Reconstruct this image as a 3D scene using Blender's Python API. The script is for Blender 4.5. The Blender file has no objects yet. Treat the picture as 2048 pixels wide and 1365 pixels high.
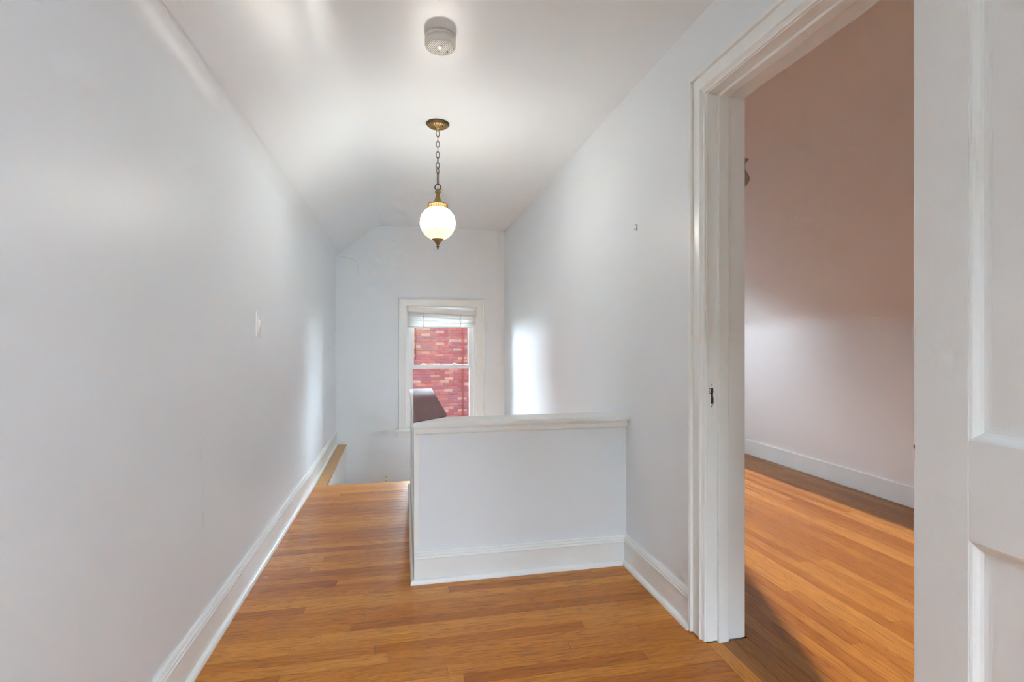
import bpy, bmesh, math, random
from mathutils import Vector, Matrix
random.seed(11)
SC = bpy.context.scene
COL = SC.collection

# ------------------------------------------------------------------ camera, sky, sun, exposure
F_PX = 1029.0
YAW = math.atan(216 / F_PX)
cam = bpy.data.cameras.new('camera'); cam.sensor_width = 36.0; cam.lens = F_PX / 2048 * 36
cam.clip_start = 0.02
co = bpy.data.objects.new('camera', cam); COL.objects.link(co)
co.location = (0, 0, 1.12); co.rotation_euler = (math.pi / 2, 0, -YAW)
SC.camera = co

world = bpy.data.worlds.new('sky'); SC.world = world; world.use_nodes = True
bg = world.node_tree.nodes['Background']
bg.inputs[0].default_value = (0.74, 0.87, 1.0, 1); bg.inputs[1].default_value = 18.0

sun = bpy.data.lights.new('sun', 'SUN'); sun.energy = 6.9; sun.angle = math.radians(0.8); sun.color = (1.0, 0.93, 0.82)
so = bpy.data.objects.new('sun', sun); COL.objects.link(so)
so.rotation_euler = Vector((0.0, 1.0, -0.22)).to_track_quat('-Z', 'Y').to_euler()
so.location = (0, -20, 10)

def portal(loc, sx, sy, direction):
    l = bpy.data.lights.new('opening_portal', 'AREA'); l.shape = 'RECTANGLE'; l.size = sx; l.size_y = sy
    l.cycles.is_portal = True
    o = bpy.data.objects.new('opening_portal', l); COL.objects.link(o)
    o.location = loc; o.rotation_euler = Vector(direction).to_track_quat('-Z', 'Z').to_euler()
portal((0.41, 5.83, 0.83), 0.80, 1.36, (0, -1, 0))
portal((2.16, -0.80, 0.74), 1.84, 0.70, (0, 1, 0))
portal((1.825, 5.86, 1.40), 0.57, 0.72, (0, -1, 0))
portal((1.28, 3.55, -1.27), 1.92, 2.06, (-1, 0, 0))  # added stairwell opening
portal((-0.88, 0.3, -1.42), 4.0, 2.36, (1, 0, 0))  # side of the lower hall left open for added daylight
portal((0.46, -1.87, 1.45), 0.74, 1.32, (0, 1, 0))

vs = SC.view_settings
vs.view_transform = 'Standard'; vs.look = 'None'; vs.gamma = 1.0; vs.exposure = 1.70; vs.use_curve_mapping = False
SC.cycles.max_bounces = 12; SC.cycles.diffuse_bounces = 9; SC.cycles.glossy_bounces = 3; SC.cycles.transparent_max_bounces = 8
SC.cycles.use_adaptive_sampling = True; SC.cycles.adaptive_threshold = 0.12; SC.cycles.adaptive_min_samples = 16
SC.cycles.sample_clamp_indirect = 6.0

# ------------------------------------------------------------------ materials
def _mat(name):
    m = bpy.data.materials.new(name); m.use_nodes = True
    nt = m.node_tree; b = nt.nodes['Principled BSDF']
    return m, nt, b
def setp(b, col=None, rough=None, metal=None, spec=None):
    if col is not None: b.inputs['Base Color'].default_value = (*col, 1)
    if rough is not None: b.inputs['Roughness'].default_value = rough
    if metal is not None: b.inputs['Metallic'].default_value = metal
    if spec is not None: b.inputs['Specular IOR Level'].default_value = spec
def N(nt, t, **kw):
    n = nt.nodes.new(t)
    for k, v in kw.items(): setattr(n, k, v)
    return n
def mapping(nt, scale, coord='Object', offset=None):
    tc = N(nt, 'ShaderNodeTexCoord'); mp = N(nt, 'ShaderNodeMapping'); mp.inputs['Scale'].default_value = scale
    nt.links.new(tc.outputs[coord], mp.inputs['Vector'])
    return mp
def ramp(nt, fac, stops):
    r = N(nt, 'ShaderNodeValToRGB'); nt.links.new(fac, r.inputs[0])
    e = r.color_ramp.elements
    while len(e) < len(stops): e.new(0.5)
    for i, (p, c) in enumerate(stops): e[i].position = p; e[i].color = (*c, 1)
    return r
def paint(name, col, rough, bump=0.15, scale=60, var=0.03, spec=0.5, stretch=(1, 1, 1)):
    m, nt, b = _mat(name); setp(b, col, rough, spec=spec)
    mp = mapping(nt, stretch)
    n = N(nt, 'ShaderNodeTexNoise'); n.inputs['Scale'].default_value = scale; n.inputs['Detail'].default_value = 3
    nt.links.new(mp.outputs[0], n.inputs['Vector'])
    bp = N(nt, 'ShaderNodeBump'); bp.inputs['Strength'].default_value = bump; bp.inputs['Distance'].default_value = 0.002
    nt.links.new(n.outputs[0], bp.inputs['Height']); nt.links.new(bp.outputs[0], b.inputs['Normal'])
    n2 = N(nt, 'ShaderNodeTexNoise'); n2.inputs['Scale'].default_value = 1.7; n2.inputs['Detail'].default_value = 4
    nt.links.new(mp.outputs[0], n2.inputs['Vector'])
    r = ramp(nt, n2.outputs[0], [(0.3, tuple(c * (1 - var) for c in col)), (0.7, tuple(min(1, c * (1 + var)) for c in col))])
    nt.links.new(r.outputs[0], b.inputs['Base Color'])
    return m
M_WALL = paint('pale_lavender_wall_paint', (0.768, 0.812, 0.845), 0.40, 0.10, 45, 0.015)
M_CEIL = paint('white_ceiling_paint', (0.79, 0.83, 0.86), 0.36, 0.10, 45, 0.012)
M_ROOM = paint('side_room_wall_paint', (0.82, 0.78, 0.765), 0.65, 0.10, 45, 0.015)
M_TRIM = paint('white_trim_paint', (0.825, 0.845, 0.835), 0.27, 0.12, 30, 0.02, stretch=(3, 3, 0.4))
M_DOOR = paint('grey_white_door_paint', (0.72, 0.735, 0.73), 0.36, 0.15, 40, 0.02, stretch=(3, 3, 0.2))
M_VINYL = paint('white_window_vinyl', (0.86, 0.87, 0.88), 0.30, 0.02, 30, 0.01)
M_BLIND = paint('white_blind_plastic', (0.82, 0.82, 0.80), 0.30, 0.02, 30, 0.01)
M_PLATE = paint('white_plastic', (0.85, 0.85, 0.84), 0.22, 0.02, 30, 0.01)
M_SMOKE = paint('cream_white_plastic', (0.80, 0.79, 0.76), 0.40, 0.02, 30, 0.01)
def plain(name, col, rough, metal=0.0):
    m, nt, b = _mat(name); setp(b, col, rough, metal)
    n = N(nt, 'ShaderNodeTexNoise'); n.inputs['Scale'].default_value = 35; mp = mapping(nt, (1, 1, 1)); nt.links.new(mp.outputs[0], n.inputs['Vector'])
    r = ramp(nt, n.outputs[0], [(0.3, tuple(c * 0.8 for c in col)), (0.7, tuple(min(1, c * 1.15) for c in col))])
    nt.links.new(r.outputs[0], b.inputs['Base Color'])
    return m
M_DARK = plain('dark_slot', (0.03, 0.03, 0.03), 0.6)
M_BRASS = plain('antique_brass', (0.33, 0.22, 0.085), 0.38, 0.8)
M_BRONZE = plain('dark_bronze', (0.10, 0.075, 0.05), 0.42, 0.7)
M_STEEL = plain('blue_grey_latch', (0.45, 0.52, 0.58), 0.35, 0.3)
M_HOOK = plain('grey_steel', (0.18, 0.18, 0.17), 0.4, 0.8)
M_SUB = plain('dark_subfloor', (0.035, 0.018, 0.008), 0.8)
M_MORTISE = plain('bare_brown_wood', (0.055, 0.026, 0.010), 0.8)
M_RUST = plain('rust_red_cable', (0.030, 0.006, 0.005), 0.9); M_RUST.node_tree.nodes['Principled BSDF'].inputs['Specular IOR Level'].default_value = 0.0
M_MORTAR = plain('pinkish_mortar', (0.026, 0.012, 0.010), 0.9)
M_CRACK = plain('hairline_crack', (0.60, 0.60, 0.61), 0.8)
M_EXT = plain('exterior_siding', (0.5, 0.5, 0.5), 0.8)

def wood(name, tones, rough, grain=1.0, coat=0.0, along='X'):
    m, nt, b = _mat(name); setp(b, None, rough, spec=0.35)
    L = nt.links.new
    tc = N(nt, 'ShaderNodeTexCoord'); oi = N(nt, 'ShaderNodeObjectInfo')
    off = N(nt, 'ShaderNodeVectorMath', operation='SCALE'); off.inputs[0].default_value = (37.0, 11.0, 5.0); L(oi.outputs['Random'], off.inputs['Scale'])
    add = N(nt, 'ShaderNodeVectorMath', operation='ADD'); L(tc.outputs['Object'], add.inputs[0]); L(off.outputs[0], add.inputs[1])
    def mp(s):
        q = N(nt, 'ShaderNodeMapping'); q.inputs['Scale'].default_value = s if along == 'X' else (s[1], s[0], s[2]); L(add.outputs[0], q.inputs['Vector']); return q
    # slow colour drift along the board
    n1 = N(nt, 'ShaderNodeTexNoise'); n1.inputs['Scale'].default_value = 1; n1.inputs['Detail'].default_value = 3; L(mp((1.6, 14, 14)).outputs[0], n1.inputs['Vector'])
    # cathedral rings: noise contours stretched along the grain
    n2 = N(nt, 'ShaderNodeTexNoise'); n2.inputs['Scale'].default_value = 1; n2.inputs['Detail'].default_value = 2; n2.inputs['Distortion'].default_value = 0.4; L(mp((1.5, 17, 17)).outputs[0], n2.inputs['Vector'])
    mul = N(nt, 'ShaderNodeMath', operation='MULTIPLY'); mul.inputs[1].default_value = 13.0; L(n2.outputs[0], mul.inputs[0])
    fr = N(nt, 'ShaderNodeMath', operation='FRACT'); L(mul.outputs[0], fr.inputs[0])
    rr = ramp(nt, fr.outputs[0], [(0.0, (0.25,) * 3), (0.35, (1,) * 3), (0.85, (0.9,) * 3), (1.0, (0.25,) * 3)])
    # pores
    n3 = N(nt, 'ShaderNodeTexNoise'); n3.inputs['Scale'].default_value = 1; n3.inputs['Detail'].default_value = 4; L(mp((9, 330, 330)).outputs[0], n3.inputs['Vector'])
    rp = ramp(nt, n3.outputs[0], [(0.32, (0.35,) * 3), (0.52, (1,) * 3)])
    # board tone
    mixf = N(nt, 'ShaderNodeMath', operation='MULTIPLY_ADD'); L(n1.outputs[0], mixf.inputs[0]); mixf.inputs[1].default_value = 0.55
    sc = N(nt, 'ShaderNodeMath', operation='MULTIPLY'); L(oi.outputs['Random'], sc.inputs[0]); sc.inputs[1].default_value = 0.75
    sb = N(nt, 'ShaderNodeMath', operation='SUBTRACT'); L(sc.outputs[0], sb.inputs[0]); sb.inputs[1].default_value = 0.15; L(sb.outputs[0], mixf.inputs[2])
    tone = ramp(nt, mixf.outputs[0], tones)
    m1 = N(nt, 'ShaderNodeMix', data_type='RGBA', blend_type='MULTIPLY'); m1.inputs[0].default_value = 0.42 * grain; L(tone.outputs[0], m1.inputs[6]); L(rr.outputs[0], m1.inputs[7])
    m2 = N(nt, 'ShaderNodeMix', data_type='RGBA', blend_type='MULTIPLY'); m2.inputs[0].default_value = 0.52 * grain; L(m1.outputs[2], m2.inputs[6]); L(rp.outputs[0], m2.inputs[7])
    L(m2.outputs[2], b.inputs['Base Color'])
    bp = N(nt, 'ShaderNodeBump'); bp.inputs['Strength'].default_value = 0.10; bp.inputs['Distance'].default_value = 0.0006
    L(rp.outputs[0], bp.inputs['Height']); L(bp.outputs[0], b.inputs['Normal'])
    if coat: b.inputs['Coat Weight'].default_value = coat; b.inputs['Coat Roughness'].default_value = 0.12
    return m
OAK = [(0.0, (0.39, 0.110, 0.011)), (0.3, (0.52, 0.172, 0.020)), (0.6, (0.61, 0.220, 0.030)), (1.0, (0.73, 0.31, 0.056))]
M_OAK = wood('varnished_red_oak', OAK, 0.30)
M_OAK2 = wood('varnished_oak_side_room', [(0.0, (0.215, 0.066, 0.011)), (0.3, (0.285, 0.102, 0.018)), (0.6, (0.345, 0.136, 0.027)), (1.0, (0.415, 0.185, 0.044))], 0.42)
M_LEDGE = wood('honey_oak_ledge', [(0.0, (0.56, 0.29, 0.10)), (1.0, (0.66, 0.37, 0.14))], 0.30, grain=0.4, along='Y')
M_CAPWOOD = wood('dark_stained_cap_wood', [(0.0, (0.12, 0.042, 0.050)), (1.0, (0.20, 0.085, 0.095))], 0.42, along='Y'); M_CAPWOOD.node_tree.nodes['Principled BSDF'].inputs['Specular IOR Level'].default_value = 0.24

def brick_mat():
    m, nt, b = _mat('pink_red_brick'); setp(b, None, 0.95, spec=0.05)
    oi = N(nt, 'ShaderNodeObjectInfo')
    r = ramp(nt, oi.outputs['Random'], [(0.0, (0.0306, 0.0071, 0.0071)), (0.18, (0.0354, 0.0089, 0.0078)), (0.36, (0.0279, 0.0077, 0.0092)), (0.52, (0.0388, 0.0101, 0.0084)), (0.66, (0.0340, 0.0089, 0.0092)), (0.78, (0.0422, 0.0155, 0.0117)), (0.90, (0.0435, 0.0208, 0.0157))])
    r.color_ramp.interpolation = 'CONSTANT'
    tc = N(nt, 'ShaderNodeTexCoord'); ge = N(nt, 'ShaderNodeNewGeometry')
    n = N(nt, 'ShaderNodeTexNoise'); n.inputs['Scale'].default_value = 14; n.inputs['Detail'].default_value = 4; nt.links.new(ge.outputs['Position'], n.inputs['Vector'])
    rr = ramp(nt, n.outputs[0], [(0.3, (0.72,) * 3), (0.7, (1.0,) * 3)])
    mx = N(nt, 'ShaderNodeMix', data_type='RGBA', blend_type='MULTIPLY'); mx.inputs[0].default_value = 0.8
    nt.links.new(r.outputs[0], mx.inputs[6]); nt.links.new(rr.outputs[0], mx.inputs[7]); nt.links.new(mx.outputs[2], b.inputs['Base Color'])
    return m
M_BRICK = brick_mat()
def glass_mat():
    m = bpy.data.materials.new('thin_window_glass'); m.use_nodes = True; nt = m.node_tree; nt.nodes.clear()
    o = N(nt, 'ShaderNodeOutputMaterial'); t = N(nt, 'ShaderNodeBsdfTransparent'); g = N(nt, 'ShaderNodeBsdfGlossy'); g.inputs['Roughness'].default_value = 0.02
    t.inputs[0].default_value = (0.97, 0.985, 0.98, 1)
    fr = N(nt, 'ShaderNodeFresnel'); fr.inputs[0].default_value = 1.45; mx = N(nt, 'ShaderNodeMixShader')
    nt.links.new(fr.outputs[0], mx.inputs[0]); nt.links.new(t.outputs[0], mx.inputs[1]); nt.links.new(g.outputs[0], mx.inputs[2]); nt.links.new(mx.outputs[0], o.inputs[0])
    return m
M_GLASS = glass_mat()
def globe_mat():
    m, nt, b = _mat('lit_frosted_quilted_glass'); setp(b, (0.85, 0.82, 0.72), 0.25)
    a = N(nt, 'ShaderNodeAttribute'); a.attribute_name = 'glow_level'
    r = ramp(nt, a.outputs['Fac'], [(0.0, (1.0, 0.80, 0.48)), (0.08, (1.0, 0.93, 0.74)), (1.0, (1.0, 0.97, 0.92))])
    mm = N(nt, 'ShaderNodeMath', operation='MULTIPLY_ADD'); nt.links.new(a.outputs['Fac'], mm.inputs[0]); mm.inputs[1].default_value = 21.0; mm.inputs[2].default_value = 0.20
    nt.links.new(r.outputs[0], b.inputs['Emission Color']); nt.links.new(mm.outputs[0], b.inputs['Emission Strength'])
    return m
M_GLOBE = globe_mat()
def crystal_mat():
    m, nt, b = _mat('textured_clear_glass'); setp(b, (0.55, 0.55, 0.53), 0.12); b.inputs['Transmission Weight'].default_value = 0.35
    v = N(nt, 'ShaderNodeTexVoronoi'); v.inputs['Scale'].default_value = 120; mp = mapping(nt, (1, 1, 1)); nt.links.new(mp.outputs[0], v.inputs['Vector'])
    bp = N(nt, 'ShaderNodeBump'); bp.inputs['Distance'].default_value = 0.003; nt.links.new(v.outputs[0], bp.inputs['Height']); nt.links.new(bp.outputs[0], b.inputs['Normal'])
    return m
M_CRYSTAL = crystal_mat()

# ------------------------------------------------------------------ mesh helpers
class MB:
    def __init__(s): s.v = []; s.f = []; s.sm = []
    def add(s, vs_, fs, smooth=False):
        k = len(s.v); s.v += [tuple(p) for p in vs_]; s.f += [tuple(i + k for i in q) for q in fs]; s.sm += [smooth] * len(fs); return s
    def box(s, x0, x1, y0, y1, z0, z1):
        v = [(x, y, z) for x in (x0, x1) for y in (y0, y1) for z in (z0, z1)]
        return s.add(v, [(0, 1, 3, 2), (4, 6, 7, 5), (0, 4, 5, 1), (2, 3, 7, 6), (0, 2, 6, 4), (1, 5, 7, 3)])
    def cbox(s, x0, x1, y0, y1, z0, z1, b=0.003):
        bm = bmesh.new()
        v = [bm.verts.new((x, y, z)) for x in (x0, x1) for y in (y0, y1) for z in (z0, z1)]
        for q in [(0, 1, 3, 2), (4, 6, 7, 5), (0, 4, 5, 1), (2, 3, 7, 6), (0, 2, 6, 4), (1, 5, 7, 3)]: bm.faces.new([v[i] for i in q])
        bmesh.ops.bevel(bm, geom=list(bm.edges), offset=b, segments=2, affect='EDGES', profile=0.7)
        bm.verts.index_update()
        s.add([p.co[:] for p in bm.verts], [[p.index for p in f.verts] for f in bm.faces]); bm.free(); return s
    def sweep(s, prof, p0, p1, A, B, k0=0, k1=0, smooth=False):
        p0, p1, A, B = Vector(p0), Vector(p1), Vector(A), Vector(B); d = (p1 - p0).normalized(); n = len(prof); v = []
        for a, b in prof: v.append(p0 + A * a + B * b + d * (k0 * a))
        for a, b in prof: v.append(p1 + A * a + B * b - d * (k1 * a))
        f = [(i, (i + 1) % n, n + (i + 1) % n, n + i) for i in range(n)]
        return s.add(v, f, smooth).add(v, [tuple(range(n - 1, -1, -1)), tuple(range(n, 2 * n))])
    def lathe(s, prof, c, n=32, rmod=None, smooth=True, axis='Z', squash=1):
        v = []; f = []
        for j, (r, z) in enumerate(prof):
            for i in range(n):
                t = 2 * math.pi * i / n; q = r if rmod is None else rmod(r, z, t, j)
                v.append((c[0] + q * math.cos(t), c[1] + q * math.sin(t), c[2] + z) if axis == 'Z' else (c[0] + q * math.cos(t), c[1] + z, c[2] + q * math.sin(t)))
        for j in range(len(prof) - 1):
            for i in range(n): f.append((j * n + i, j * n + (i + 1) % n, (j + 1) * n + (i + 1) % n, (j + 1) * n + i))
        s.add(v, f, smooth)
        s.add(v[:n], [tuple(range(n - 1, -1, -1))]); s.add(v[-n:], [tuple(range(n))]); return s
    def tube(s, path, r, n=8, closed=False):
        P = [Vector(p) for p in path]; m = len(P); v = []; f = []
        for i in range(m):
            a = P[(i - 1) % m] if closed or i else P[0]; b = P[(i + 1) % m] if closed or i < m - 1 else P[-1]
            t = (b - a).normalized(); u = t.orthogonal().normalized() if i == 0 else (u - t * u.dot(t)).normalized(); w = t.cross(u)
            for k in range(n): q = 2 * math.pi * k / n; v.append(P[i] + u * (r * math.cos(q)) + w * (r * math.sin(q)))
        for i in range(m if closed else m - 1):
            j = (i + 1) % m
            for k in range(n): f.append((i * n + k, i * n + (k + 1) % n, j * n + (k + 1) % n, j * n + k))
        s.add(v, f, True)
        if not closed: s.add(v[:n], [tuple(range(n - 1, -1, -1))]); s.add(v[-n:], [tuple(range(n))])
        return s
    def mesh(s, name, mat, org=(0, 0, 0)):
        me = bpy.data.meshes.new(name)
        me.from_pydata([(x - org[0], y - org[1], z - org[2]) for x, y, z in s.v], [], s.f)
        me.polygons.foreach_set('use_smooth', s.sm)
        bm = bmesh.new(); bm.from_mesh(me); bmesh.ops.remove_doubles(bm, verts=bm.verts, dist=1e-6); bmesh.ops.recalc_face_normals(bm, faces=bm.faces); bm.to_mesh(me); bm.free()
        if mat: me.materials.append(mat)
        me.update(); return me
def wloc(o):
    p = Vector(o.location)
    return p + wloc(o.parent) if o.parent else p
def obj(name, mb, mat, parent=None, org=None, kind=None, label=None):
    base = Vector(org) if org is not None else (wloc(parent) if parent else Vector((0, 0, 0)))
    o = bpy.data.objects.new(name, mb.mesh(name, mat, base)); COL.objects.link(o)
    if parent: o.parent = parent; o.location = base - wloc(parent)
    else: o.location = base
    if kind: o['kind'] = kind
    if label: o['label'] = label
    return o
def empty(name, loc):
    o = bpy.data.objects.new(name, None); o.empty_display_size = 0.05; COL.objects.link(o); o.location = loc; return o
def tag(o, label, cat, kind=None, group=None):
    o['label'] = label; o['category'] = cat
    if kind: o['kind'] = kind
    if group: o['group'] = group
    return o
X, Y, Z = Vector((1, 0, 0)), Vector((0, 1, 0)), Vector((0, 0, 1))

# ------------------------------------------------------------------ room shell
XL, XR, XB = -0.705, 1.10, 1.254          # hall left wall, hall right wall, side-room face of that wall
YE, YBK, CEIL = 5.66, -1.70, 2.355        # end wall, wall behind the camera, ceiling
def fillet(p0, p1, p2, r, n=10):
    p0, p1, p2 = Vector(p0), Vector(p1), Vector(p2); a = (p0 - p1).normalized(); b = (p2 - p1).normalized()
    ang = a.angle(b); t = r / math.tan(ang / 2); c = p1 + (a + b).normalized() * (r / math.sin(ang / 2))
    s, e = p1 + a * t - c, p1 + b * t - c; th = s.angle(e); out = []
    for i in range(n + 1):
        q = i / n; out.append(c + (s * math.sin((1 - q) * th) + e * math.sin(q * th)) / math.sin(th))
    return out
A0 = Vector((XL, -0.3)); A1 = Vector((XL, 2.015)); A2 = Vector((-0.275, CEIL)); A3 = Vector((1.26, CEIL))
def ease(f, p0, p2):
    """fillet points with a short straight piece at both ends, so that flat planes stay flat"""
    f = list(f); return [f[0] + (Vector(p0) - f[0]).normalized() * 0.006] + f + [f[-1] + (Vector(p2) - f[-1]).normalized() * 0.006]
f1 = ease(fillet(A0, A1, A2, 0.13), A0, A2); f2 = ease(fillet(A1, A2, A3, 0.28), A1, A3)
def shell(pts, outer, y0, y1):
    """plaster skin with an outer backing line, swept along Y"""
    mb = MB(); prof = pts + outer; n = len(prof); m = len(pts)
    v = [(p[0], y, p[1]) for y in (y0, y1) for p in prof]
    sk = [(i, i + 1, n + i + 1, n + i) for i in range(m - 1)]
    rest = [(i, (i + 1) % n, n + (i + 1) % n, n + i) for i in range(m - 1, n)]
    mb.add(v, sk, True)
    mb.add([(x + 1e-5, y, z + 1e-5) for x, y, z in v], rest + [tuple(range(n - 1, -1, -1)), tuple(range(n, 2 * n))])
    return mb
YLW = YBK
wl = shell([A0] + f1, [(f1[-1][0] - 0.10, f1[-1][1] + 0.12), (XL - 0.15, 2.05), (XL - 0.15, -0.3)], YLW, YE)
wall_left = obj('wall_left', wl, M_WALL, kind='structure')
tag(wall_left, 'tall pale wall on the left that curves into the sloped ceiling', 'wall')
ceiling = obj('ceiling', shell([f1[-1] - (f1[-1] - f1[-2]).normalized() * 0.003] + f2 + [A3], [(1.26, 2.50), (-0.4, 2.50), (f1[-1][0] - 0.10, f1[-1][1] + 0.12)], YBK, YE), M_CEIL, kind='structure')
tag(ceiling, 'smooth white hall ceiling with a slope along the left side', 'ceiling')
def prism_yz(poly, x0, x1):
    n = len(poly); v = [(x, y, z) for x in (x0, x1) for y, z in poly]
    return MB().add(v, [tuple(range(n)), tuple(range(2 * n - 1, n - 1, -1))] + [(i, n + i, n + (i + 1) % n, (i + 1) % n) for i in range(n)])
DY0, DY1, DZ = 0.905, 1.717, 2.037         # doorway opening
wall_right = obj('wall_right', prism_yz([(YE, -2.6), (YE, CEIL), (YBK, CEIL), (YBK, -0.02), (DY0 - 0.02, -0.02), (DY0 - 0.02, DZ + 0.02), (DY1 + 0.02, DZ + 0.02), (DY1 + 0.02, -0.25), (2.6, -0.25), (2.6, -2.3), (4.5, -2.3), (4.5, -0.25), (4.51, -0.25), (4.51, -2.6)], XR, XB), M_WALL, kind='structure')  # hidden opening below floor level added to let daylight into the stairwell
tag(wall_right, 'long pale wall on the right running from doorway to end wall', 'wall')
def wall_hole_y(x0, x1, z0, z1, hole, y0, y1):
    """wall slab at y0..y1 with a four-cornered hole [(x,z)*4] counter-clockwise from lower left"""
    o = [(x0, z0), (x1, z0), (x1, z1), (x0, z1)]; v = [(x, y, z) for y in (y0, y1) for x, z in o + list(hole)]; f = []
    for i in range(4):
        j = (i + 1) % 4
        f += [(i, j, 4 + j, 4 + i), (8 + i, 12 + i, 12 + j, 8 + j), (4 + i, 4 + j, 12 + j, 12 + i), (i, 8 + i, 8 + j, j)]
    return MB().add(v, f)
WX0, WX1, WZ0, WZ1 = 0.028, 0.789, 0.150, 1.497
wall_end = obj('wall_end', wall_hole_y(XL - 0.15, XB, -2.6, 2.50, [(WX0, WZ0), (WX1, WZ0), (WX1, WZ1), (WX0, WZ1)], YE, YE + 0.16), M_WALL, kind='structure')
tag(wall_end, 'bluish white end wall around the small window', 'wall')
obj('plaster_crack', MB().tube([(-0.668, YE - 0.0005, 2.01), (-0.60, YE - 0.0005, 2.0), (-0.535, YE - 0.0005, 1.985), (-0.49, YE - 0.0005, 1.955), (-0.475, YE - 0.0005, 1.90), (-0.475, YE - 0.0005, 1.82)], 0.0016, 5), M_CRACK, wall_end, label='hairline crack in the plaster')
obj('plaster_crack', MB().tube([(XL + 0.0003, 2.02, 0.80), (XL + 0.0003, 2.015, 0.70), (XL + 0.0003, 2.03, 0.60), (XL + 0.0003, 2.025, 0.52), (XL + 0.0003, 2.04, 0.44)], 0.0007, 5), M_CRACK, wall_left, label='hairline crack in the plaster')
wall_back = obj('wall_back', wall_hole_y(XL - 0.15, XB, -0.3, 2.50, [(0.10, 0.80), (0.82, 0.80), (0.82, 2.10), (0.10, 2.10)], YBK - 0.15, YBK), M_WALL, kind='structure')  # unseen window, placed to bring fill daylight into the hall
tag(wall_back, 'hall wall behind the viewer with an unseen window added for fill daylight', 'wall')
# side room
XK, KZ, XS = 3.345, 1.31, 2.205
B0 = Vector((XK, -0.25)); B1 = Vector((XK, KZ)); B2 = Vector((XS, CEIL)); B3 = Vector((XB - 0.02, CEIL))
g1 = ease(fillet(B0, B1, B2, 0.22), B0, B2); g2 = ease(fillet(B1, B2, B3, 0.30), B1, B3)
YN = -0.60
w = obj('wall_side_room', shell([B0] + g1, [(g1[-1][0] + 0.10, g1[-1][1] + 0.12), (XK + 0.15, 1.3), (XK + 0.15, -0.25)], YN, YE), M_ROOM, kind='structure')
tag(w, 'low knee wall of the side room seen through the doorway', 'wall')
w = obj('ceiling_side_room', shell([g1[-1] - (g1[-1] - g1[-2]).normalized() * 0.003] + g2 + [B3], [(XB - 0.02, 2.50), (2.3, 2.50), (g1[-1][0] + 0.10, g1[-1][1] + 0.12)], YN, YE), M_ROOM, kind='structure')
tag(w, 'sloped ceiling of the side room glowing warm through the doorway', 'ceiling')
w = obj('wall_side_room_near', wall_hole_y(XB - 0.154, XK + 0.15, -0.25, 2.50, [(1.265, 0.42), (2.94, 0.42), (2.94, 1.056), (2.276, 1.056)], YN - 0.15, YN), M_ROOM, kind='structure')  # slanted opening edge made up to cast the shadow line on the floor
tag(w, 'unseen side room wall, its opening shaped to cast the floor shadow', 'wall')
w = obj('wall_side_room_far', wall_hole_y(XB, XK + 0.15, -0.25, 2.50, [(1.55, 1.05), (2.10, 1.05), (2.10, 1.75), (1.55, 1.75)], YE, YE + 0.16), M_ROOM, kind='structure')
tag(w, 'far wall of the side room, hidden behind the doorway wall', 'wall')
roof = obj('roof', MB().box(-0.9, 3.5, -0.8, 5.85, 2.505, 3.95), M_EXT, kind='structure'); tag(roof, 'house roof box above the hall, raised to shade the brick wall', 'roof')  # box height chosen to keep the sun off the neighbour's bricks
lo = obj('floor_lower', MB().box(-0.86, 1.254, YBK - 0.15, 5.82, -2.75, -2.6), M_OAK, kind='structure'); tag(lo, 'floor at the foot of the stairs below', 'floor')
lw = obj('wall_stair_left', MB().box(XL - 0.15, XL, 2.30, YE, -2.6, -0.3), M_WALL, kind='structure'); tag(lw, 'stairwell wall below the left ledge', 'wall')
lw = obj('wall_lower_front', MB().box(XL - 0.15, XB, YBK - 0.15, YBK, -2.6, -0.22), M_WALL, kind='structure'); tag(lw, 'unseen front wall of the lower hall, added to block the sun', 'wall')  # unseen wall added to keep the sun out of the lower hall
lw = obj('wall_lower_right', MB().box(XR, XB, YBK, 2.6, -2.6, -0.22), M_WALL, kind='structure'); tag(lw, 'side wall of the lower hall beneath', 'wall')

# ------------------------------------------------------------------ floors with single planks
HW_X0, HW_X1, HW_Y0, HW_Y1, HW_END = 0.048, 0.20, 2.430, 2.545, 4.06   # half wall
NOSE = 4.205
fl = MB().box(XL, XR + 0.005, YBK, 2.50, -0.22, -0.019); fl.box(XL, HW_X0 + 0.06, 2.50, NOSE - 0.03, -0.22, -0.019)
floor = obj('floor', fl, M_SUB, kind='structure'); tag(floor, 'honey oak strip floor of the hall running to the stairs', 'floor')
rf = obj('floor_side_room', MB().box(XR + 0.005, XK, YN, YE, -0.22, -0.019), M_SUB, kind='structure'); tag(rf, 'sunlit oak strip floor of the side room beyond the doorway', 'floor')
PW = 0.0572
_pm = {}
def plank_mesh(L, wd, mat):
    key = (round(L, 3), round(wd, 4), mat.name)
    if key not in _pm:
        a, b, c = L / 2 - 0.0004, wd / 2 - 0.0005, 0.0007; mb = MB()
        v = [(-a, -b, -0.019), (a, -b, -0.019), (a, b, -0.019), (-a, b, -0.019), (-a, -b, -c), (a, -b, -c), (a, b, -c), (-a, b, -c), (-a + c, -b + c, 0), (a - c, -b + c, 0), (a - c, b - c, 0), (-a + c, b - c, 0)]
        f = [(8, 9, 10, 11)] + [(i, (i + 1) % 4, 4 + (i + 1) % 4, 4 + i) for i in range(4)] + [(4 + i, 4 + (i + 1) % 4, 8 + (i + 1) % 4, 8 + i) for i in range(4)]
        _pm[key] = mb.add(v, f).mesh('plank', mat)
    return _pm[key]
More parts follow.
